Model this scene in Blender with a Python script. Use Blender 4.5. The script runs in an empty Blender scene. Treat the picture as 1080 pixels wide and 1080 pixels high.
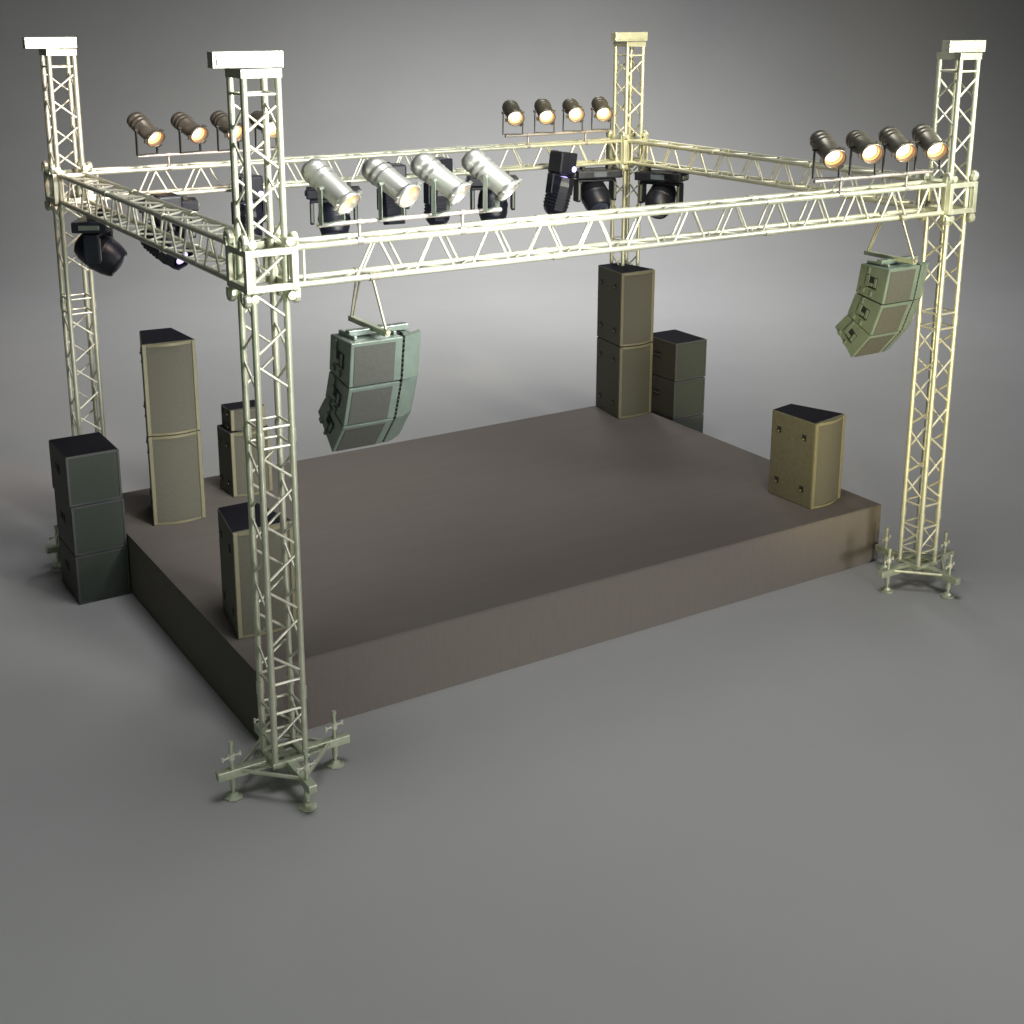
import bpy, bmesh, math, random
from mathutils import Vector, Matrix
random.seed(7)
S = bpy.context.scene
COL = S.collection
R = math.radians
LX, LY, ZB, HS = 7.9255, 5.790, 4.5457, 0.137     # tower spacing, beam height, half chord spacing
STAGE_Z = 0.726

# ------------------------------------------------------------------ materials
def mat(name, base, rough=.5, metal=0., var=0., scale=8., bump=0., bscale=60., base2=None, spec=.5, coat=0., stretch=None, anis=False):
    m = bpy.data.materials.new(name); m.use_nodes = True
    nt = m.node_tree; b = nt.nodes['Principled BSDF']
    b.inputs['Roughness'].default_value = rough
    b.inputs['Metallic'].default_value = metal
    b.inputs['Specular IOR Level'].default_value = spec
    b.inputs['Coat Weight'].default_value = coat
    b.inputs['Base Color'].default_value = (*base, 1)
    tc = nt.nodes.new('ShaderNodeTexCoord'); mp = nt.nodes.new('ShaderNodeMapping')
    if stretch: mp.inputs['Scale'].default_value = stretch
    nt.links.new(tc.outputs['Object'], mp.inputs['Vector'])
    if var or base2:
        n = nt.nodes.new('ShaderNodeTexNoise'); n.inputs['Scale'].default_value = scale
        n.inputs['Detail'].default_value = 6; n.inputs['Roughness'].default_value = .65
        nt.links.new(mp.outputs[0], n.inputs['Vector'])
        r = nt.nodes.new('ShaderNodeValToRGB')
        r.color_ramp.elements[0].position = .32; r.color_ramp.elements[1].position = .68
        a = base2 if base2 else tuple(c*(1-var) for c in base)
        c2 = base if base2 else tuple(min(1, c*(1+var)) for c in base)
        r.color_ramp.elements[0].color = (*a, 1); r.color_ramp.elements[1].color = (*c2, 1)
        nt.links.new(n.outputs['Fac'], r.inputs['Fac']); nt.links.new(r.outputs['Color'], b.inputs['Base Color'])
        rr = nt.nodes.new('ShaderNodeMapRange'); rr.inputs['To Min'].default_value = max(0, rough-.08); rr.inputs['To Max'].default_value = min(1, rough+.1)
        nt.links.new(n.outputs['Fac'], rr.inputs['Value']); nt.links.new(rr.outputs[0], b.inputs['Roughness'])
    if bump:
        n2 = nt.nodes.new('ShaderNodeTexNoise'); n2.inputs['Scale'].default_value = bscale; n2.inputs['Detail'].default_value = 4
        nt.links.new(mp.outputs[0], n2.inputs['Vector'])
        bp = nt.nodes.new('ShaderNodeBump'); bp.inputs['Strength'].default_value = bump; bp.inputs['Distance'].default_value = .01
        nt.links.new(n2.outputs['Fac'], bp.inputs['Height']); nt.links.new(bp.outputs[0], b.inputs['Normal'])
    return m
def emit(name, col, st):
    m = bpy.data.materials.new(name); m.use_nodes = True
    b = m.node_tree.nodes['Principled BSDF']; b.inputs['Base Color'].default_value = (*col, 1)
    b.inputs['Emission Color'].default_value = (*col, 1); b.inputs['Emission Strength'].default_value = st
    b.inputs['Roughness'].default_value = .2
    return m
M = dict(
    alu=mat('aluminium', (.58, .59, .47), .36, .55, .12, 5, .12, 90),
    alu2=mat('aluminium_bracing', (.74, .73, .62), .36, .5, .1, 9),
    steel=mat('painted_steel', (.46, .50, .38), .40, .4, .16, 7, .1, 70),
    deck=mat('stage_deck', (.142, .126, .115), .8, 0, 0, 2.6, .3, 160, base2=(.128, .114, .104), spec=.05, stretch=(.4, 2.4, 1)),
    skirt=mat('stage_skirt', (.158, .141, .129), .85, 0, 0, 30, .5, 70, base2=(.138, .123, .113), spec=.2, stretch=(3, 3, .15)),
    cab=mat('cabinet_olive', (.096, .093, .072), .62, 0, .14, 22, .35, 140, spec=.35),
    cabtop=mat('cabinet_top', (.009, .009, .014), .8, 0, .3, 40, .5, 160, spec=.12),
    cabblk=mat('cabinet_black', (.050, .048, .038), .55, 0, .2, 30, .35, 140, spec=.35),
    grille=mat('grille_olive', (.102, .098, .078), .8, 0, .12, 70, .5, 220, spec=.2),
    grilleg=mat('grille_slate', (.064, .073, .064), .8, 0, .08, 70, .5, 220, spec=.2),
    rail=mat('grille_rail', (.165, .154, .095), .45, 0, .1, 12, .1, 80),
    railg=mat('slate_rail', (.075, .08, .085), .5, 0, .1, 12),
    recess=mat('recess_black', (.012, .012, .012), .6),
    arr=mat('array_green', (.122, .158, .136), .30, 0, .12, 7, .1, 60, coat=.25),
    arrmesh=mat('array_mesh', (.076, .078, .070), .75, 0, .12, 40, .6, 240, spec=.25),
    silver=mat('can_silver', (.50, .505, .48), .34, .8, .03, 3),
    dark=mat('can_dark', (.15, .14, .115), .32, .65, .25, 10, .1, 60),
    iron=mat('dark_iron', (.05, .05, .045), .45, .5, .2, 12),
    bar=mat('bar_metal', (.40, .36, .34), .4, .5, .12, 10),
    black=mat('black_plastic', (.009, .010, .018), .38, 0, .15, 8, spec=.45, coat=0),
    grey=mat('fixture_grey', (.06, .08, .11), .5, 0, .2, 8),
    trim=mat('fixture_trim', (.15, .175, .15), .35, .3, .1, 8),
    rope=mat('rigging_steel', (.36, .34, .26), .45, .5, .2, 30),
    warm=emit('lamp_filament_glow', (1, .80, .55), 2.6),
    ring=emit('reflector_glow', (1, .46, .18), .75),
    violet=emit('violet_glow', (.52, .42, 1.0), 1.6),
    glass=mat('fixture_glass', (.03, .04, .07), .08, 0, spec=.9, coat=1),
)
M['floor'] = mat('studio_floor', (.34, .34, .34), .9, 0, .02, .6, 0, spec=.15)

# ------------------------------------------------------------------ mesh builder
class MB:
    def __init__(s): s.v = []; s.f = []; s.sm = []
    def _add(s, vs, fs, smooth=False):
        o = len(s.v); s.v += [tuple(v) for v in vs]
        s.f += [tuple(i+o for i in f) for f in fs]; s.sm += [smooth]*len(fs); return s
    def hexa(s, c8): # bottom 4 ccw, top 4 ccw
        return s._add(c8, [(3, 2, 1, 0), (4, 5, 6, 7), (0, 1, 5, 4), (1, 2, 6, 5), (2, 3, 7, 6), (3, 0, 4, 7)])
    def box(s, c, d, rot=None):
        x, y, z = (k/2 for k in d); c = Vector(c)
        p = [Vector(q) for q in ((-x, -y, -z), (x, -y, -z), (x, y, -z), (-x, y, -z), (-x, -y, z), (x, -y, z), (x, y, z), (-x, y, z))]
        if rot is not None: p = [rot @ q for q in p]
        return s.hexa([c+q for q in p])
    def tube(s, a, b, r, n=10, r2=None, caps=True):
        a, b = Vector(a), Vector(b); r2 = r if r2 is None else r2
        q = (b-a).to_track_quat('Z', 'Y').to_matrix()
        vs = []
        for p, rr in ((a, r), (b, r2)):
            vs += [p + q @ Vector((rr*math.cos(2*math.pi*i/n), rr*math.sin(2*math.pi*i/n), 0)) for i in range(n)]
        s._add(vs, [(i, (i+1) % n, n+(i+1) % n, n+i) for i in range(n)], n > 6)
        if caps:
            s._add(vs[:n], [tuple(range(n-1, -1, -1))]); s._add(vs[n:], [tuple(range(n))])
        return s
    def bar(s, a, b, w, h, up=(0, 0, 1)):    # rectangular bar along a-b
        a, b = Vector(a), Vector(b); d = (b-a).normalized(); u = Vector(up)
        sd = d.cross(u).normalized(); u = sd.cross(d)
        sd *= w/2; u *= h/2
        return s.hexa([a-sd-u, a+sd-u, b+sd-u, b-sd-u, a-sd+u, a+sd+u, b+sd+u, b-sd+u])
    def lathe(s, prof, origin, axis, n=24, caps=True, smooth=True, closed=False):
        o = Vector(origin); q = Vector(axis).normalized().to_track_quat('Z', 'Y').to_matrix()
        vs = []
        for (r, z) in prof:
            vs += [o + q @ Vector((r*math.cos(2*math.pi*i/n), r*math.sin(2*math.pi*i/n), z)) for i in range(n)]
        fs = []
        for k in range(len(prof)-1):
            fs += [(k*n+i, k*n+(i+1) % n, (k+1)*n+(i+1) % n, (k+1)*n+i) for i in range(n)]
        s._add(vs, fs, smooth)
        if caps:
            s._add(vs[:n], [tuple(range(n-1, -1, -1))]); s._add(vs[-n:], [tuple(range(n))])
        return s
    def prism(s, poly, z0, z1):    # poly ccw in xy
        n = len(poly); vs = [(x, y, z0) for x, y in poly]+[(x, y, z1) for x, y in poly]
        return s._add(vs, [tuple(range(n-1, -1, -1)), tuple(range(n, 2*n))]+[(i, (i+1) % n, n+(i+1) % n, n+i) for i in range(n)])
    def prismx(s, poly, x0, x1):   # poly in (y,z), ccw seen from +x
        n = len(poly); vs = [(x0, y, z) for y, z in poly]+[(x1, y, z) for y, z in poly]
        return s._add(vs, [tuple(range(n-1, -1, -1)), tuple(range(n, 2*n))]+[(i, (i+1) % n, n+(i+1) % n, n+i) for i in range(n)])
    def build(s, name, m, parent=None, bevel=0, seg=2):
        me = bpy.data.meshes.new(name); me.from_pydata(s.v, [], s.f)
        for p, q in zip(me.polygons, s.sm): p.use_smooth = q
        me.materials.append(m)
        if bevel:
            bm = bmesh.new(); bm.from_mesh(me); bmesh.ops.remove_doubles(bm, verts=bm.verts, dist=1e-6)
            bmesh.ops.recalc_face_normals(bm, faces=bm.faces)
            ed = [e for e in bm.edges if len(e.link_faces) == 2 and e.calc_face_angle(0) > .5]
            bmesh.ops.bevel(bm, geom=ed, offset=bevel, segments=seg, profile=.5, affect='EDGES', clamp_overlap=True)
            bm.to_mesh(me); bm.free()
        o = bpy.data.objects.new(name, me); COL.objects.link(o)
        if parent: o.parent = parent
        return o

def tag(o, label, cat, group=None, kind=None):
    if kind: o['kind'] = kind
    else:
        o['label'] = label; o['category'] = cat
        if group: o['group'] = group
    return o
def empty(name, loc=(0, 0, 0), rz=0, label=None, cat=None, group=None):
    o = bpy.data.objects.new(name, None); o.empty_display_size = .2; COL.objects.link(o)
    o.location = loc; o.rotation_euler = (0, 0, rz)
    if label: tag(o, label, cat, group)
    return o
def kids(o): return [c for c in bpy.data.objects if c.parent == o]
def copy_tree(o, parent=None):
    c = o.copy(); COL.objects.link(c)
    if parent: c.parent = parent
    for k in kids(o): copy_tree(k, c)
    return c
def place(proto, first, loc, rz, label, group=None):
    o = proto if first else copy_tree(proto)
    o.location = loc; o.rotation_euler = (0, 0, rz); o['label'] = label
    if group: o['group'] = group
    return o

# ------------------------------------------------------------------ setting: seamless studio sweep
VD = Vector((math.sin(R(32.2)), math.cos(R(32.2)), 0)); VS = Vector((VD.y, -VD.x, 0))
CAMXY = Vector((-3.88, -9.84, 0))
prof = [(-14, 0), (0, 0), (10, 0)]
WD, RAD = 46.0, 14.0
prof += [(WD-RAD, 0)]
for i in range(1, 25):
    a = i/24*math.pi/2; prof.append((WD-RAD+RAD*math.sin(a), RAD-RAD*math.cos(a)))
prof.append((WD, 26))
fl = MB(); W2 = 60
vs = []; fs = []
for (d, z) in prof:
    for sgn in (-1, 1):
        vs.append(CAMXY+VD*d+VS*sgn*W2+Vector((0, 0, z)))
for k in range(len(prof)-1): fs.append((2*k, 2*k+1, 2*k+3, 2*k+2))
fl._add(vs, fs, True)
tag(fl.build('floor', M['floor']), None, None, kind='structure')

# ------------------------------------------------------------------ stage platform
st = empty('stage_platform', (4.03, 3.3, 0), 0, 'large low brown stage platform inside the truss frame', 'stage')
X0, X1, Y0, Y1 = .034, 8.039, .691, 5.926
b = MB().box(((X0+X1)/2-4.03, (Y0+Y1)/2-3.3, STAGE_Z-.009), (X1-X0, Y1-Y0, .018)); b.build('deck', M['deck'], st, .004)
b = MB().box(((X0+X1)/2-4.03, (Y0+Y1)/2-3.3, (STAGE_Z-.0185)/2), (X1-X0-.002, Y1-Y0-.002, STAGE_Z-.0185)); b.build('skirt', M['skirt'], st)

# ------------------------------------------------------------------ tower
def zigzag(mb, P, z_hi, z_lo, face, start, r=.012):
    """lacing on one face: face gives the two chord positions (a,b) as (x,y)"""
    a, b = face; z = z_hi; side = start
    while z-.2 > z_lo-.02:
        z2 = max(z-.215, z_lo)
        p, q = (a, b) if side == 0 else (b, a)
        mb.tube((*p, z), (*q, z2), r, 7, caps=False)
        z = z2-.075; side = 1-side
def make_tower():
    t = empty('truss_tower', (0, 0, 0), 0, 'x', 'truss tower', 'truss towers at the corners of the frame')
    h = HS
    for sx in (-1, 1):
        for sy in (-1, 1):
            m = MB().tube((sx*h, sy*h, .27), (sx*h, sy*h, 6.0), .0275, 14)
            for zc in (3.175, .875):
                m.tube((sx*h, sy*h, zc-.055), (sx*h, sy*h, zc+.055), .034, 14)
            m.build('chord', M['alu'], t)
    c = [(-h, -h), (h, -h), (h, h), (-h, h)]
    for i in range(4):
        br = MB()
        f = (c[i], c[(i+1) % 4])
        for z in (5.88, 3.26, 3.09, 1.01, .74, .44):
            br.tube((*f[0], z), (*f[1], z), .0125, 7, caps=False)
        st_ = 1
        zigzag(br, None, 5.81, 3.34, f, st_); zigzag(br, None, 3.02, 1.08, f, 1-st_); zigzag(br, None, .70, .46, f, st_)
        br.build('bracing', M['alu2'], t)
    cap = MB().box((0, 0, 6.035), (.33, .33, .07)); cp = cap.build('top_plate', M['alu'], t, .004)
    cap = MB().box((-.112, -.145, 6.14), (.555, .11, .12))
    cap.box((-.112, -.205, 6.14), (.50, .01, .07))
    cap.build('head_beam', M['alu'], t, .004)
    # base: crossed arms, ring under the chords, jacks
    for ang in (0, 90):
        q = Matrix.Rotation(R(ang), 3, 'Z')
        a = MB()
        zz = .235 if ang == 0 else .232
        for s in (-1, 1):
            a.box(q @ Vector((s*.36, 0, zz)), (.50, .078, .078), q)
        a.box(q @ Vector((0, 0, zz-.001)), (.22, .062 if ang else .066, .062), q)
        for s in (-1, 1):
            a.box(q @ Vector((s*.135, 0, zz+.002)), (.05, .094, .094), q)
        a.build('outrigger', M['steel'], t, .006)
    ring = MB()
    for s in (-1, 1):
        ring.box((0, s*h, .262), (.34, .055, .05)); ring.box((s*h, 0, .258), (.055, .22, .045))
    ring.build('foot_ring', M['steel'], t, .004)
    J = .475
    for (dx, dy) in ((1, 0), (0, 1), (-1, 0), (0, -1)):
        j = MB().tube((dx*J, dy*J, .03), (dx*J, dy*J, .50), .0165, 12)
        j.tube((dx*J, dy*J, .495), (dx*J, dy*J, .53), .022, 12)
        j.tube((dx*J, dy*J, .10), (dx*J, dy*J, .19), .027, 12)
        jo = j.build('screw_jack', M['steel'], t)
        k = MB().tube((dx*J-.085, dy*J-.02, .385), (dx*J+.085, dy*J+.02, .385), .0085, 8)
        k.tube((dx*J-.085, dy*J-.02, .365), (dx*J-.085, dy*J-.02, .405), .011, 8)
        k.tube((dx*J+.085, dy*J+.02, .365), (dx*J+.085, dy*J+.02, .405), .011, 8)
        k.tube((dx*J, dy*J, .36), (dx*J, dy*J, .41), .03, 10)
        k.build('handle', M['alu2'], jo)
        f = MB().lathe([(.085, 0), (.085, .014), (.045, .024), (.034, .05)], (dx*J, dy*J, .004), (0, 0, 1), 8, smooth=False)
        f.build('foot_plate', M['steel'], jo)
    for (a_, b_) in (((1, 0), (0, 1)), ((0, 1), (-1, 0)), ((-1, 0), (0, -1)), ((0, -1), (1, 0))):
        MB().tube((a_[0]*.43, a_[1]*.43, .245), (b_[0]*.43, b_[1]*.43, .245), .0175, 10).build('diagonal_brace', M['alu'], t)
    return t
tw = make_tower()
TG = 'truss towers at the corners of the frame'
place(tw, True, (0, 0, 0), 0, 'nearest and tallest looking truss tower, front left, in front of the stage corner', TG)
place(tw, False, (LX, 0, 0), 0, 'yellowish truss tower at the front right, beside the stage end', TG)
place(tw, False, (0, LY, 0), 0, 'pinkish truss tower at the back left, rising behind the three stacked subwoofers', TG)
place(tw, False, (LX, LY, 0), 0, 'small looking truss tower at the back right, rising behind the tall speaker pair', TG)

# sleeve blocks
def make_block():
    t = empty('sleeve_block', (0, 0, 0), 0, 'x', 'sleeve block', 'sleeve blocks joining beams to towers')
    c, hz, w = .2174, .1686, .056
    f = MB()
    for sx in (-1, 1):
        for sy in (-1, 1):
            f.box((sx*(c-w/2), sy*(c-w/2), 0), (w, w, 2*hz))
    for sz in (-1, 1):
        for s in (-1, 1):
            f.box((0, s*(c-w/2), sz*(hz-w/2)), (2*(c-w), w-.004, w-.002))
            f.box((s*(c-w/2), 0, sz*(hz-w/2)), (w-.004, 2*(c-w), w-.002))
    f.build('block_frame', M['alu'], t, .004)
    for sx in (-1, 1):
        for sy in (-1, 1):
            for sz in (-1, 1):
                z = sz*(hz+.05)
                ho = MB().box((sx*.172, sy*.150, sz*(hz+.035)), (.012, .05, .07))
                ho.box((sx*.236, sy*.150, sz*(hz+.035)), (.012, .05, .07))
                h = ho.build('roller_bracket', M['steel'], t)
                r = MB().lathe([(.018, -.028), (.052, -.026), (.060, -.013), (.060, .013), (.052, .026), (.018, .028)], (sx*.204, sy*.160, sz*(hz+.058)), (1, 0, 0), 10, smooth=False)
                r.build('roller', M['alu'], h)
                r2 = MB().lathe([(.012, -.022), (.036, -.020), (.036, .020), (.012, .022)], (sx*.155, sy*.200, sz*(hz+.045)), (0, 1, 0), 10, smooth=False)
                r2.build('roller', M['alu'], h)
    return t
bk = make_block()
BG = 'sleeve blocks joining beams to towers'
place(bk, True, (0, 0, ZB), 0, 'pale square sleeve block with rollers on the nearest tower', BG)
place(bk, False, (LX, 0, ZB), 0, 'square sleeve block with rollers on the front right tower', BG)
place(bk, False, (0, LY, ZB), 0, 'square sleeve block with rollers on the back left tower', BG)
place(bk, False, (LX, LY, ZB), 0, 'square sleeve block with rollers on the back right tower', BG)

# horizontal beams
def make_beam(L, phase):
    t = empty('box_truss', (0, 0, 0), 0, 'x', 'truss beam', 'horizontal truss beams of the frame')
    h, v = HS, .150
    for sy in (-1, 1):
        for sz in (-1, 1):
            m = MB().tube((-L/2, sy*h, sz*v), (L/2, sy*h, sz*v), .0265, 14)
            n = 3
            for k in range(1, n):
                x = -L/2+L*k/n; m.tube((x-.06, sy*h, sz*v), (x+.06, sy*h, sz*v), .033, 14)
            m.build('chord', M['alu'], t)
    per = .547
    for sy in (-1, 1):
        br = MB()
        x = -L/2+phase+(0 if sy < 0 else per*.35)
        while x < L/2-.1:
            for s in (-1, 1):
                xb = x+s*.188
                if -L/2+.02 < xb < L/2-.02:
                    br.tube((x+s*.03, sy*h, v), (xb, sy*h, -v), .012, 7, caps=False)
            x += per
        for xe in (-L/2+.075, L/2-.075):
            br.tube((xe, sy*h, v), (xe, sy*h, -v), .0125, 7, caps=False)
        br.build('bracing', M['alu2'], t)
    for sz in (-1, 1):
        br = MB()
        x = -L/2+.12; side = 1
        while x < L/2-.3:
            br.tube((x, side*h, sz*v), (x+.235, -side*h, sz*v), .012, 7, caps=False)
            x += .2735; side = -side
        for xe in (-L/2+.075, L/2-.075):
            br.tube((xe, -h, sz*v), (xe, h, sz*v), .0125, 7, caps=False)
        br.build('bracing', M['alu2'], t)
    for s in (-1, 1):
        for sy in (-1, 1):
            MB().box((s*(L/2-.006), sy*h, 0), (.010, .055, .36)).build('end_plate', M['alu'], t)
    return t
HG = 'horizontal truss beams of the frame'
Lf = LX-2*.2174-.004; Ls = LY-2*.2174-.004
bf = make_beam(Lf, .927-.2194)
place(bf, True, (LX/2, 0, ZB), 0, 'long pale truss beam across the front, nearest the viewer', HG)
place(bf, False, (LX/2, LY, ZB), 0, 'long truss beam across the back of the frame, behind the silver cans', HG)
bs = make_beam(Ls, .35)
place(bs, True, (0, LY/2, ZB), R(90), 'short dark green truss beam on the left, running to the back', HG)
place(bs, False, (LX, LY/2, ZB), R(90), 'short olive yellow truss beam on the right side of the frame', HG)

# ------------------------------------------------------------------ lamp bars and spotlights
def make_lampbar(m):
    t = empty('lamp_bar', (0, 0, 0), 0, 'x', 'lamp bar', 'lamp bars clamped on top of the beams')
    MB().tube((-.85, 0, 0), (.85, 0, 0), .019, 12).build('crossbar', m, t)
    for x in (-.485, .47):
        p = MB().tube((x, 0, -.118), (x, 0, 0), .0135, 10)
        p.tube((x-.026, 0, -.150), (x+.026, 0, -.150), .034, 12)
        p.tube((x-.02, 0, 0), (x+.02, 0, 0), .026, 12)
        p.build('clamp_post', m, t)
    return t
LG = 'lamp bars clamped on top of the beams'
lb = make_lampbar(M['bar'])
ZL = 4.853
place(lb, True, (1.27, -HS, ZL), 0, 'lamp bar carrying four silver cans on the front beam', LG)
place(lb, False, (6.63, -HS, ZL), 0, 'lamp bar carrying four dark cans at the right end of the front beam', LG)
place(lb, False, (1.62, LY-HS, ZL), 0, 'pinkish lamp bar on the back beam beside the left towers', LG)
place(lb, False, (6.62, LY-HS, ZL), 0, 'pinkish lamp bar on the back beam beside the back right tower', LG)

def make_can(metal, yoke_m, label):
    """spotlight at its pivot, beam axis = local -Y tilted later through the head's own rotation"""
    t = empty('spotlight', (0, 0, 0), 0, label, 'spotlight', 'can spotlights on the lamp bars')
    body = MB().lathe([(.035, -.262), (.070, -.252), (.094, -.226), (.103, -.190), (.105, -.160), (.101, -.156), (.101, -.128), (.105, -.124), (.105, -.100), (.099, -.094),
                       (.097, -.070), (.100, -.066), (.100, -.052), (.095, -.046), (.093, .150), (.090, .165), (.098, .168), (.108, .176), (.108, .206), (.098, .210),
                       (.094, .204), (.086, .150), (.080, .120)], (0, 0, 0), (0, -1, 0), 28, caps=False)
    bo = body.build('can', metal, t)
    gf = MB()
    for a in (20, 140, 260):
        q = Matrix.Rotation(R(a), 3, 'Y')
        gf.box(q @ Vector((0, -.196, .118)), (.05, .016, .030), q)
    gf.build('gel_clip', metal, bo)
    rf = MB().lathe([(.081, .120), (.084, .160)], (0, 0, 0), (0, -1, 0), 28, caps=False)
    rf.lathe([(.081, .121), (.045, .121)], (0, 0, 0), (0, -1, 0), 28, caps=False)
    rf.build('reflector', M['ring'], bo)
    ln = MB().lathe([(.073, .126), (.064, .134), (.040, .141), (.004, .144)], (0, 0, 0), (0, -1, 0), 24, caps=True)
    ln.build('lens', M['warm'], bo)
    return t, bo
def yoke(parent, m):
    y = MB()
    for s in (-1, 1):
        y.box((s*.122, 0, -.14), (.010, .034, .30)); y.tube((s*.098, 0, 0), (s*.140, 0, 0), .016, 10)
    y.box((0, 0, -.284), (.254, .034, .012)); y.tube((0, 0, -.315), (0, 0, -.284), .014, 8)
    return y.build('yoke', m, parent, .002)
cs, cs_b = make_can(M['silver'], M['alu'], 'x'); yoke(cs, M['trim'])
cd, cd_b = make_can(M['dark'], M['iron'], 'x'); yoke(cd, M['iron'])
SG = 'can spotlights on the lamp bars'
def aim(root, d):
    d = Vector(d).normalized()
    rz = math.atan2(d.x, -d.y); tilt = math.asin(d.z)
    root.rotation_euler = (0, 0, rz)
    for k in kids(root):
        if k.name.startswith('can'): k.rotation_euler = (-tilt if False else -math.asin(d.z)*-1*-1, 0, 0)
CANS = [
 ('FL', (0.550, -.137, 5.150), (0.341, -0.713, -0.612), 'silver can spotlight at the left end of the front lamp bar'),
 ('FL', (1.080, -.137, 5.150), (0.306, -0.800, -0.480), 'silver can spotlight second from the left on the front lamp bar'),
 ('FL', (1.539, -.137, 5.150), (0.453, -0.673, -0.585), 'silver can spotlight third from the left on the front lamp bar'),
 ('FL', (2.024, -.137, 5.150), (0.463, -0.621, -0.632), 'silver can spotlight at the right end of the front lamp bar'),
 ('D', (5.935, -.137, 5.165), (-0.367, -0.850, -0.378), 'dark lit can farthest from the tower on the front right bar'),
 ('D', (6.445, -.137, 5.165), (-0.382, -0.902, -0.260), 'dark lit can, second from left, its lamp raised highest, front right bar'),
 ('D', (6.923, -.137, 5.165), (-0.353, -0.871, -0.342), 'dark lit can third from left on the front right bar'),
 ('D', (7.408, -.137, 5.165), (-0.383, -0.837, -0.390), 'dark lit can closest to the front right tower'),
 ('D', (0.890, 5.653, 5.155), (0.241, -0.837, -0.491), 'dark can at the far left of the back left bar, steeply tilted'),
 ('D', (1.406, 5.653, 5.155), (0.218, -0.900, -0.380), 'dark can second from left on the back left bar'),
 ('D', (1.874, 5.653, 5.155), (0.127, -0.921, -0.369), 'dark can partly hidden by the left edge of the nearest tower'),
 ('D', (2.355, 5.653, 5.155), (0.033, -0.960, -0.250), 'dark can seen through the bracing of the nearest tower'),
 ('D', (5.890, 5.653, 5.160), (-0.354, -0.882, -0.310), 'small dark can at the left end of the back right bar'),
 ('D', (6.400, 5.653, 5.160), (-0.385, -0.859, -0.337), 'small dark can second from left on the back right bar'),
 ('D', (6.873, 5.653, 5.160), (-0.374, -0.892, -0.256), 'small dark can third from left on the back right bar'),
 ('D', (7.358, 5.653, 5.160), (-0.415, -0.849, -0.327), 'small dark can closest to the back right tower'),
]
used = set()
for kind, loc, d, lab in CANS:
    pr = cs if kind == 'FL' else cd
    o = place(pr, kind not in used, loc, 0, lab, SG); used.add(kind)
    dv = Vector(d).normalized()
    # the yoke stays upright, square to the bar turned a little; the can swings inside it
    o.rotation_euler = (0, 0, math.atan2(dv.x, -dv.y)); o.scale = (1.1, 1.1, 1.0)
    for k in kids(o):
        if k.name.startswith('can'):
            k.rotation_euler = (-math.asin(dv.z), 0, 0); k.scale = (1, 1, 1.0)

# ------------------------------------------------------------------ moving lights
def make_wash():
    t = empty('moving_wash_light', (0, 0, 0), 0, 'x', 'moving light', 'moving lights hung under the beams')
    MB().box((-.2, 0, -.02), (.05, .10, .09)).box((.2, 0, -.02), (.05, .10, .09)).build('hanging_clamp', M['iron'], t, .004)
    bs_ = MB().box((0, 0, -.115), (.68, .38, .12)).build('base_box', M['black'], t, .02, 3)
    MB().box((0, -.192, -.115), (.20, .008, .07)).build('display_panel', M['grey'], bs_, .004)
    for s in (-1, 1):
        MB().box((s*.348, 0, -.115), (.022, .22, .05)).build('carry_handle', M['trim'], bs_, .006)
    y = MB().tube((0, 0, -.20), (0, 0, -.17), .11, 20)
    y.box((0, 0, -.215), (.60, .15, .04))
    for s in (-1, 1):
        y.box((s*.275, 0, -.365), (.055, .17, .29))
    yo = y.build('yoke', M['black'], t, .014, 3)
    for s in (-1, 1):
        MB().box((s*.275, -.089, -.36), (.026, .008, .24)).build('trim_strip', M['trim'], yo, .003)
    hd = MB().lathe([(.02, -.26), (.10, -.255), (.17, -.22), (.215, -.14), (.232, -.04), (.236, .05), (.226, .14), (.198, .22), (.180, .25), (.165, .254), (.160, .235)], (0, 0, 0), (0, -1, 0), 28, caps=False)
    hd.lathe([(.237, .00), (.243, .01), (.243, .04), (.237, .05)], (0, 0, 0), (0, -1, 0), 28, caps=False)
    h = hd.build('head', M['black'], t); h.location = (0, 0, -.43); h.scale = (.86, 1.0, .86)
    MB().lathe([(.163, .235), (.14, .256), (.08, .274), (.004, .280)], (0, 0, 0), (0, -1, 0), 24).build('lens', M['glass'], h)
    return t
def make_profile():
    t = empty('moving_profile_light', (0, 0, 0), 0, 'x', 'moving light', 'moving lights hung under the beams')
    b_ = MB().box((0, 0, .02), (.30, .26, .30)); b_.box((0, .17, .15), (.06, .12, .06)); b_.box((0, .17, -.10), (.06, .12, .06))
    bo = b_.build('base_box', M['black'], t, .025, 3)
    MB().tube((.10, -.134, -.05), (.10, -.140, -.05), .040, 16).build('status_lamp', M['violet'], bo)
    y = MB().box((0, 0, -.15), (.34, .12, .03))
    for s in (-1, 1): y.box((s*.185, 0, -.27), (.03, .12, .27))
    y.build('yoke', M['black'], t, .008)
    hd = MB().lathe([(.10, -.33), (.14, -.29), (.165, -.24), (.170, .10), (.150, .16), (.145, .22), (.135, .222), (.13, .20)], (0, 0, 0), (0, -1, 0), 8, caps=False, smooth=False)
    hd.lathe([(.0, -.33), (.10, -.33)], (0, 0, 0), (0, -1, 0), 8, caps=False)
    for k in range(5):
        hd.lathe([(.172, -.20+k*.045), (.178, -.195+k*.045), (.178, -.18+k*.045), (.172, -.175+k*.045)], (0, 0, 0), (0, -1, 0), 8, caps=False, smooth=False)
    h = hd.build('head', M['black'], t); h.location = (0, 0, -.37)
    MB().lathe([(.075, .205), (.06, .214), (.004, .22)], (0, 0, 0), (0, -1, 0), 20).build('lens', M['violet'], h)
    return t
wash, prf = make_wash(), make_profile()
MG = 'moving lights hung under the beams'
ZH = 4.370
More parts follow.
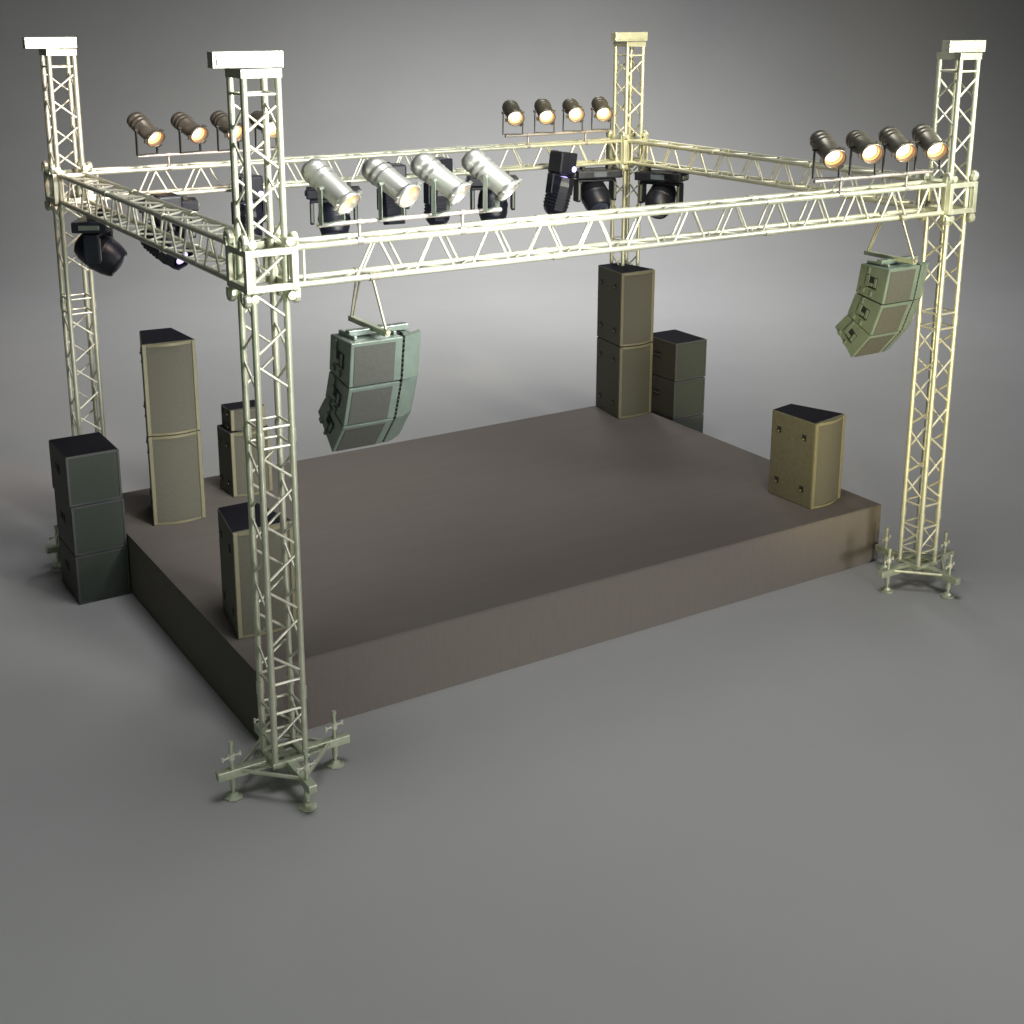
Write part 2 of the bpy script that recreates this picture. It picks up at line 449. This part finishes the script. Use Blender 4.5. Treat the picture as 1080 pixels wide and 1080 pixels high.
def put(proto, key, loc, rz, tilt, lab):
    o = place(proto, key not in used, loc, rz, lab, MG); used.add(key)
    for k in kids(o):
        if k.name.startswith('head'): k.rotation_euler = (R(tilt), 0, 0)
    return o
put(wash, 'w', (0.02, 4.78, ZH), R(60), 35, 'black moving wash light under the left beam beside the back left tower')
put(wash, 'w', (1.12, LY-.05, ZH), R(-15), 40, 'black moving wash light under the back beam, behind the left beam')
put(wash, 'w', (3.26, LY-.05, ZH), R(-24), 60, 'black moving wash light seen below the leftmost silver can')
put(wash, 'w', (5.62, LY-.05, ZH), R(-26), 60, 'black moving wash light seen below the rightmost silver can')
put(wash, 'w', (7.33, LY-.05, ZH), R(-12), 42, 'black moving wash light just left of the back right tower')
put(wash, 'w', (7.93, 4.98, ZH), R(-58), 42, 'black moving wash light under the right beam, right of the back tower')
put(prf, 'p', (1.98, LY-.41, 4.42), R(8), -78, 'black moving profile light behind the nearest tower, violet glow')
put(prf, 'p', (3.92, LY-.41, 4.44), R(-10), 80, 'black moving profile light behind the second silver can')
put(prf, 'p', (4.58, LY-.41, 4.48), R(8), -80, 'black moving profile light behind the third silver can')
o = put(prf, 'p', (6.52, LY-.41, 4.46), R(8), -80, 'black moving profile light hanging alone with violet lamp near the back right bar')
o.rotation_euler.y = R(9)
o = put(prf, 'p', (.42, 3.62, 4.50), R(90), 30, 'black moving profile light with small bright lens under the left beam')
for k in kids(o):
    if not k.name.startswith('base'): k.rotation_euler.z = R(-62)

# ------------------------------------------------------------------ cabinets
def make_sub():
    t = empty('subwoofer', (0, 0, 0), 0, 'x', 'subwoofer', 'x')
    w, d, h = .585, .77, .578
    bo = MB().box((0, d/2, h/2), (w, d-.03, h)).build('cabinet', M['cabblk'], t, .012)
    MB().box((0, d/2, h+.0012), (w-.02, d-.05, .002)).build('top_panel', M['cabtop'], bo)
    fr = MB()
    for s in (-1, 1): fr.box((s*(w/2-.012), .007, h/2), (.024, .016, h-.006))
    fr.box((0, .007, h-.013), (w-.05, .014, .022)); fr.box((0, .007, .013), (w-.05, .014, .022))
    fr.build('front_frame', M['railg'], t, .002)
    g = MB(); n = 14
    pts = [(-(w/2-.026)+(w-.052)*i/n, .006-.012*math.sin(math.pi*i/n)) for i in range(n+1)]
    g.prism(pts+[(w/2-.026, .014), (-(w/2-.026), .014)], .026, h-.026)
    g.build('grille', M['grilleg'], t)
    for s in (-1, 1):
        f = MB().box((s*(w/2+.004), .42, h*.58), (.010, .16, .09)); hh = f.build('handle_plate', M['recess'], bo, .003)
        MB().tube((s*(w/2+.016), .36, h*.58), (s*(w/2+.016), .48, h*.58), .009, 8).build('grip', M['railg'], hh)
    return t
def make_top(w, wb, d, h, labels='x', feet=True):
    """trapezoid full-range cabinet, front centre at origin, facing -y"""
    t = empty('loudspeaker', (0, 0, 0), 0, 'x', 'loudspeaker', 'x')
    P = [(-w/2, .02), (w/2, .02), (wb/2, d), (-wb/2, d)]
    bo = MB().prism(P, 0.0, h).build('cabinet', M['cab'], t, .010)
    q = .985
    MB().prism([(x*.965, .03+(y-.02)*.965) for x, y in P], h-.003, h+.003).build('top_panel', M['cabtop'], bo)
    for s in (-1, 1):
        fr = MB()
        fr.prism([(s*w/2-(.045 if s > 0 else 0), -.005), (s*w/2+(.045 if s < 0 else 0), -.005), (s*w/2+(.045 if s < 0 else 0), .022), (s*w/2-(.045 if s > 0 else 0), .022)], .004, h-.004)
        fr.build('side_rail', M['rail'], t, .006)
    n = 16; arc = lambda i, k: (-(w/2-.047)+(w-.094)*i/n, .004-k*math.sin(math.pi*i/n))
    for z0, z1 in ((h-.035, h-.003), (.003, .028)):
        lp = MB()
        lp.prism([arc(i, .052) for i in range(n+1)]+[(w/2-.047, .021), (-(w/2-.047), .021)], z0, z1)
        lp.build('lip', M['rail'] if feet else M['cab'], t)
    g = MB().prism([arc(i, .032) for i in range(n+1)]+[(w/2-.047, .020), (-(w/2-.047), .020)], .029, h-.036)
    g.build('grille', M['grille'], t)
    # fly points set in both side walls
    for s in (-1, 1):
        a = Vector((s*w/2, .02, 0)); b = Vector((s*wb/2, d, 0)); dr = (b-a).normalized(); nr = Vector((dr.y, -dr.x, 0))*(1 if s > 0 else -1)
        if nr.x*s < 0: nr = -nr
        rot = Matrix((dr, nr, Vector((0, 0, 1)))).transposed()
        for u in (.22, .80):
            for z in (h*.20, h*.80):
                c = a+(b-a)*u+nr*.002+Vector((0, 0, z))
                f = MB().box(c, (.060, .010, .070), rot).build('fly_point', M['recess'], bo)
                MB().tube(c+nr*.004+dr*.012-Vector((0, 0, .02)), c+nr*.014+dr*.012-Vector((0, 0, .02)), .011, 8).build('stud', M['rail'], f)
    return t
sub = make_sub()
GS = 'subwoofers in the left stack'
for i, (dx, nm) in enumerate(((.0, 'bottom'), (.0, 'middle'), (-.015, 'top'))):
    place(sub, i == 0, (-.272+dx, 4.545, .002+.585*i), 0, ['bottom subwoofer of the dark stack standing left of the stage', 'middle subwoofer of the dark stack left of the stage', 'topmost subwoofer of the dark stack left of the stage'][i], GS)
GR = 'subwoofers in the right stack'
for i in range(3):
    place(sub, False, (8.665+(.006 if i == 2 else 0), 5.085, .002+.585*i), 0, ['bottom subwoofer of the stack behind the right stage edge, mostly hidden', 'middle subwoofer of the stack behind the right stage edge', 'topmost subwoofer of the stack behind the right stage edge'][i], GR)
sub2 = None
tall = make_top(.60, .37, .72, 1.072)
TGp = 'tall olive loudspeakers standing on the stage'
z = STAGE_Z+.002
place(tall, True, (.665, 4.60, z), R(-6), 'lower olive loudspeaker of the left two-high stack on the stage', TGp)
place(tall, False, (.665, 4.60, z+1.079), R(-6), 'upper olive loudspeaker of the left two-high stack on the stage', TGp)
place(tall, False, (7.725, 5.185, z), R(1), 'lower olive loudspeaker of the right two-high stack at the back corner', TGp)
place(tall, False, (7.725, 5.185, z+1.083), R(1), 'upper olive loudspeaker of the right two-high stack at the back corner', TGp)
place(tall, False, (7.475, 1.055, z), R(11), 'single olive loudspeaker near the right front corner of the stage', TGp)
place(tall, False, (.435, 1.375, z), R(0), 'single olive loudspeaker behind the nearest tower at the stage corner', TGp)
low = make_top(.50, .58, .42, .815)
place(low, True, (1.735, 5.03, z), R(-3), 'smaller olive loudspeaker behind the nearest tower, with a little box on top', None)
low['group'] = 'small olive loudspeakers at the back of the stage'
lit = make_top(.44, .48, .32, .262, feet=False)
place(lit, True, (1.745, 5.10, z+.818), R(-3), 'little loudspeaker box resting on top of another behind the nearest tower', None)
lit['group'] = 'small olive loudspeakers at the back of the stage'

# ------------------------------------------------------------------ flown line arrays
def make_array():
    t = empty('line_array', (0, 0, 0), 0, 'x', 'line array', 'line arrays flown under the front beam')
    # outline of the left flank, (y, z) down the front and the back; z=0 at beam chord level
    F = [(-.25, -.50), (-.185, -.90), (-.05, -1.265), (.20, -1.56)]
    B = [(.15, -.50), (.20, -.83), (.305, -1.09), (.475, -1.265)]
    xl = -.27
    for k in range(3):
        (fy0, fz0), (fy1, fz1) = F[k], F[k+1]; (by0, bz0), (by1, bz1) = B[k], B[k+1]
        g = .006
        f0 = Vector((0, fy0, fz0)); f1 = Vector((0, fy1, fz1)); b0 = Vector((0, by0, bz0)); b1 = Vector((0, by1, bz1))
        dn = (f1-f0).normalized(); f0 += dn*g; f1 -= dn*g; dn = (b1-b0).normalized(); b0 += dn*g; b1 -= dn*g
        fd = (f1-f0).normalized(); nf = Vector((0, fd.z, -fd.y));
        if nf.y > 0: nf = -nf
        X = lambda x, p: Vector((x, p.y, p.z))
        # main shell, mesh panel proud of it, waveguide slot, wing
        m = MB(); m.hexa([X(xl, f1), X(.205, f1), X(.205, b1), X(xl, b1), X(xl, f0), X(.205, f0), X(.205, b0), X(xl, b0)])
        # rear spine joining shell and wing
        fm0, fm1 = f0.lerp(b0, .42), f1.lerp(b1, .42)
        sh = m.build('cabinet', M['arr'], t, .010, 2)
        m = MB().hexa([X(.2055, fm1), X(.26, fm1), X(.26, b1), X(.2055, b1), X(.2055, fm0), X(.26, fm0), X(.26, b0), X(.2055, b0)])
        m.build('rear_spine', M['recess'], sh)
        m = MB()
        fa0, fa1 = f0+fd*.035, f1-fd*.012
        def rp(x0, x1, a, c, o0, o1):   # panel on the front plane
            m.hexa([X(x0, c)+nf*o1, X(x1, c)+nf*o1, X(x1, c)+nf*o0, X(x0, c)+nf*o0, X(x0, a)+nf*o1, X(x1, a)+nf*o1, X(x1, a)+nf*o0, X(x0, a)+nf*o0])
        rp(xl+.036, .135, fa0, fa1, -.004, .005)
        m.build('grille', M['arrmesh'], sh)
        m = MB()
        for i in range(9):   # comb of waveguide fins in the slot
            c = f0.lerp(f1, (i+.5)/9); m.box((.216, c.y+.055, c.z), (.020, .10, .014))
        m.build('waveguide_fin', M['recess'], sh)
        # curved wing on the far side: flat slanted panel with thickness
        wv0, wv1 = f0-nf*.0, f1
        m = MB()
        n = 6
        for i in range(n):
            u0, u1 = i/n, (i+1)/n
            xx0, xx1 = .226+.175*u0, .226+.175*u1
            yy = lambda u: .005+.055*u*u
            a0 = X(xx0, f0)-nf*yy(u0); a1 = X(xx1, f0)-nf*yy(u1); c0 = X(xx0, f1)-nf*yy(u0); c1 = X(xx1, f1)-nf*yy(u1)
            th = -nf*.05
            m.hexa([c0, c1, c1+th, c0+th, a0, a1, a1+th, a0+th])
        w = m.build('side_wing', M['arr'], sh)
        m = MB()
        back = X(.44, f0.lerp(b0, .35)); backl = X(.44, f1.lerp(b1, .35))
        m.hexa([X(.262, f1.lerp(b1, .18)), X(.335, f1.lerp(b1, .22)), X(.325, b1), X(.275, b1), X(.262, f0.lerp(b0, .18)), X(.335, f0.lerp(b0, .22)), X(.325, b0), X(.275, b0)])
        m.build('wing_backing', M['arr'], sh, .004)
        # side hardware on the left flank
        cm = (f0+f1+b0+b1)/4
        up = ((f0+b0)/2-(f1+b1)/2).normalized(); ax = (b0-f0); ax = (ax-up*ax.dot(up)).normalized()
        rot = Matrix((Vector((1, 0, 0)), ax, up)).transposed()
        m = MB().box(X(xl-.003, cm), (.012, .15, .13), rot); hp = m.build('handle_recess', M['recess'], sh, .003)
        m = MB()
        c = X(xl-.010, cm)
        m.box(c+ax*.055+up*.01, (.020, .045, .12), rot); m.box(c-ax*.055+up*.01, (.014, .035, .10), rot)
        m.box(c+ax*.01-up*.02, (.022, .07, .035), rot)
        m.box(c+ax*.10-up*.11, (.016, .05, .05), rot); m.box(c-ax*.02-up*.12, (.016, .03, .06), rot); m.box(c+ax*.06+up*.115, (.016, .03, .07), rot)
        m.build('link_bracket', M['arr'], sh, .004)
    fr = MB()
    fr.bar((-.21, -.05, -.468), (.34, -.05, -.468), .075, .05)
    fr.box((-.19, -.02, -.49), (.03, .30, .035)); fr.box((.17, -.02, -.49), (.03, .30, .035))
    f = fr.build('fly_frame', M['arr'], t, .006)
    MB().bar((.02, -.33, -.445), (.02, .37, -.445), .045, .045).build('spreader_bar', M['steel'], f, .004)
    r = MB().tube((.02, -.31, -.43), (-.005, -HS, -.024), .0125, 8)
    r.tube((.02, -.345, -.43), (.02, -.285, -.43), .022, 8)
    r.build('hanging_rod', M['rope'], t)
    for s in (-1, 1):
        MB().tube((.02+s*.012, .33, -.43), (.0+s*.018, HS, -.024), .0095, 8).build('hanging_rod', M['rope'], t)
    for s in (-1, 1):
        c = MB().tube((-.04, s*HS, .0), (.04, s*HS, .0), .034, 12); c.build('beam_clamp', M['rope'], t)
    return t
la = make_array()
AG = 'line arrays flown under the front beam'
place(la, True, (.90, 0, ZB-.150), 0, 'grey green line array hanging near the left end of the front beam', AG)
o = place(la, False, (7.06, -.03, ZB-.150), 0, 'light green line array hanging beside the front right tower', AG)

# ------------------------------------------------------------------ camera
C = Vector((-3.8799, -9.8413, 6.4997)); yaw, pit, rol = R(-32.2159), R(-14.6423), R(.1157)
fw = Vector((math.sin(-yaw)*math.cos(pit), math.cos(yaw)*math.cos(pit), math.sin(pit)))
rt = fw.cross(Vector((0, 0, 1))).normalized(); up = rt.cross(fw)
rt, up = rt*math.cos(rol)+up*math.sin(rol), up*math.cos(rol)-rt*math.sin(rol)
cam = bpy.data.cameras.new('camera'); co = bpy.data.objects.new('camera', cam); COL.objects.link(co)
mw = Matrix((rt, up, -fw)).transposed().to_4x4(); mw.translation = C; co.matrix_world = mw
cam.sensor_width = 36; cam.lens = 1416.84/1080*36; cam.shift_y = -(540-380.44)/1080
cam.clip_end = 300; S.camera = co

# ------------------------------------------------------------------ light
def lamp(kind, name, loc, tgt, energy, color, size=.5, spot=None, blend=.6):
    l = bpy.data.lights.new(name, kind); l.energy = energy; l.color = color
    if kind == 'AREA': l.shape = 'DISK'; l.size = size
    else: l.shadow_soft_size = size
    if spot: l.spot_size = R(spot); l.spot_blend = blend
    o = bpy.data.objects.new(name, l); COL.objects.link(o); o.location = loc
    o.rotation_euler = (Vector(tgt)-Vector(loc)).to_track_quat('-Z', 'Y').to_euler()
    return o
lamp('SPOT', 'key_lamp', (2.7, -4.2, 6.2), (1.7, 0.0, 5.9), 4700, (1, 1, .93), 1.0, 84, 1)
lamp('SPOT', 'right_key_lamp', (8.0, -3.8, 6.3), (6.9, 0.0, 5.9), 2700, (1, 1, .84), .8, 80, 1)
lamp('SPOT', 'stage_lamp', (4.4, -19.0, 1.4), (4.4, .7, 1.1), 13000, (1, .97, .93), 2.5, 38, .9)
lamp('SPOT', 'yellow_lamp', (2.2, -6.6, 2.4), (8.4, 1.4, 2.5), 4300, (1, .84, .38), .5, 34, 1)
lamp('SPOT', 'pink_lamp', (1.8, 1.4, 7.7), (.5, 5.8, 5.1), 1300, (1, .66, .58), .3, 46, 1)
lamp('SPOT', 'warm_back_lamp', (6.5, .8, 6.9), (7.6, 5.8, 5.3), 2300, (1, .85, .48), .3, 46, 1)
lamp('AREA', 'green_fill', (-6.0, -6.0, 2.6), (0, 0, 3.0), 26, (.38, 1, .22), 1.5)
lamp('SPOT', 'backdrop_lamp', tuple(CAMXY+VD*31+VS*.3+Vector((0, 0, 12.5))), tuple(CAMXY+VD*33.5+VS*.3), 9300, (1, 1, 1), 2.0, 160, 1)
lamp('AREA', 'overhead_soft', (2.6, -1.5, 17), (2.0, -1, 0), 1500, (1, 1, 1), 8)
w = bpy.data.worlds.new('World'); S.world = w; w.use_nodes = True
w.node_tree.nodes['Background'].inputs[0].default_value = (.8, .82, .85, 1)
w.node_tree.nodes['Background'].inputs[1].default_value = .05

S.view_settings.view_transform = 'Standard'; S.view_settings.look = 'None'
S.view_settings.exposure = 0; S.view_settings.gamma = 1; S.view_settings.use_curve_mapping = False
S.cycles.max_bounces = 6; S.cycles.use_denoising = True
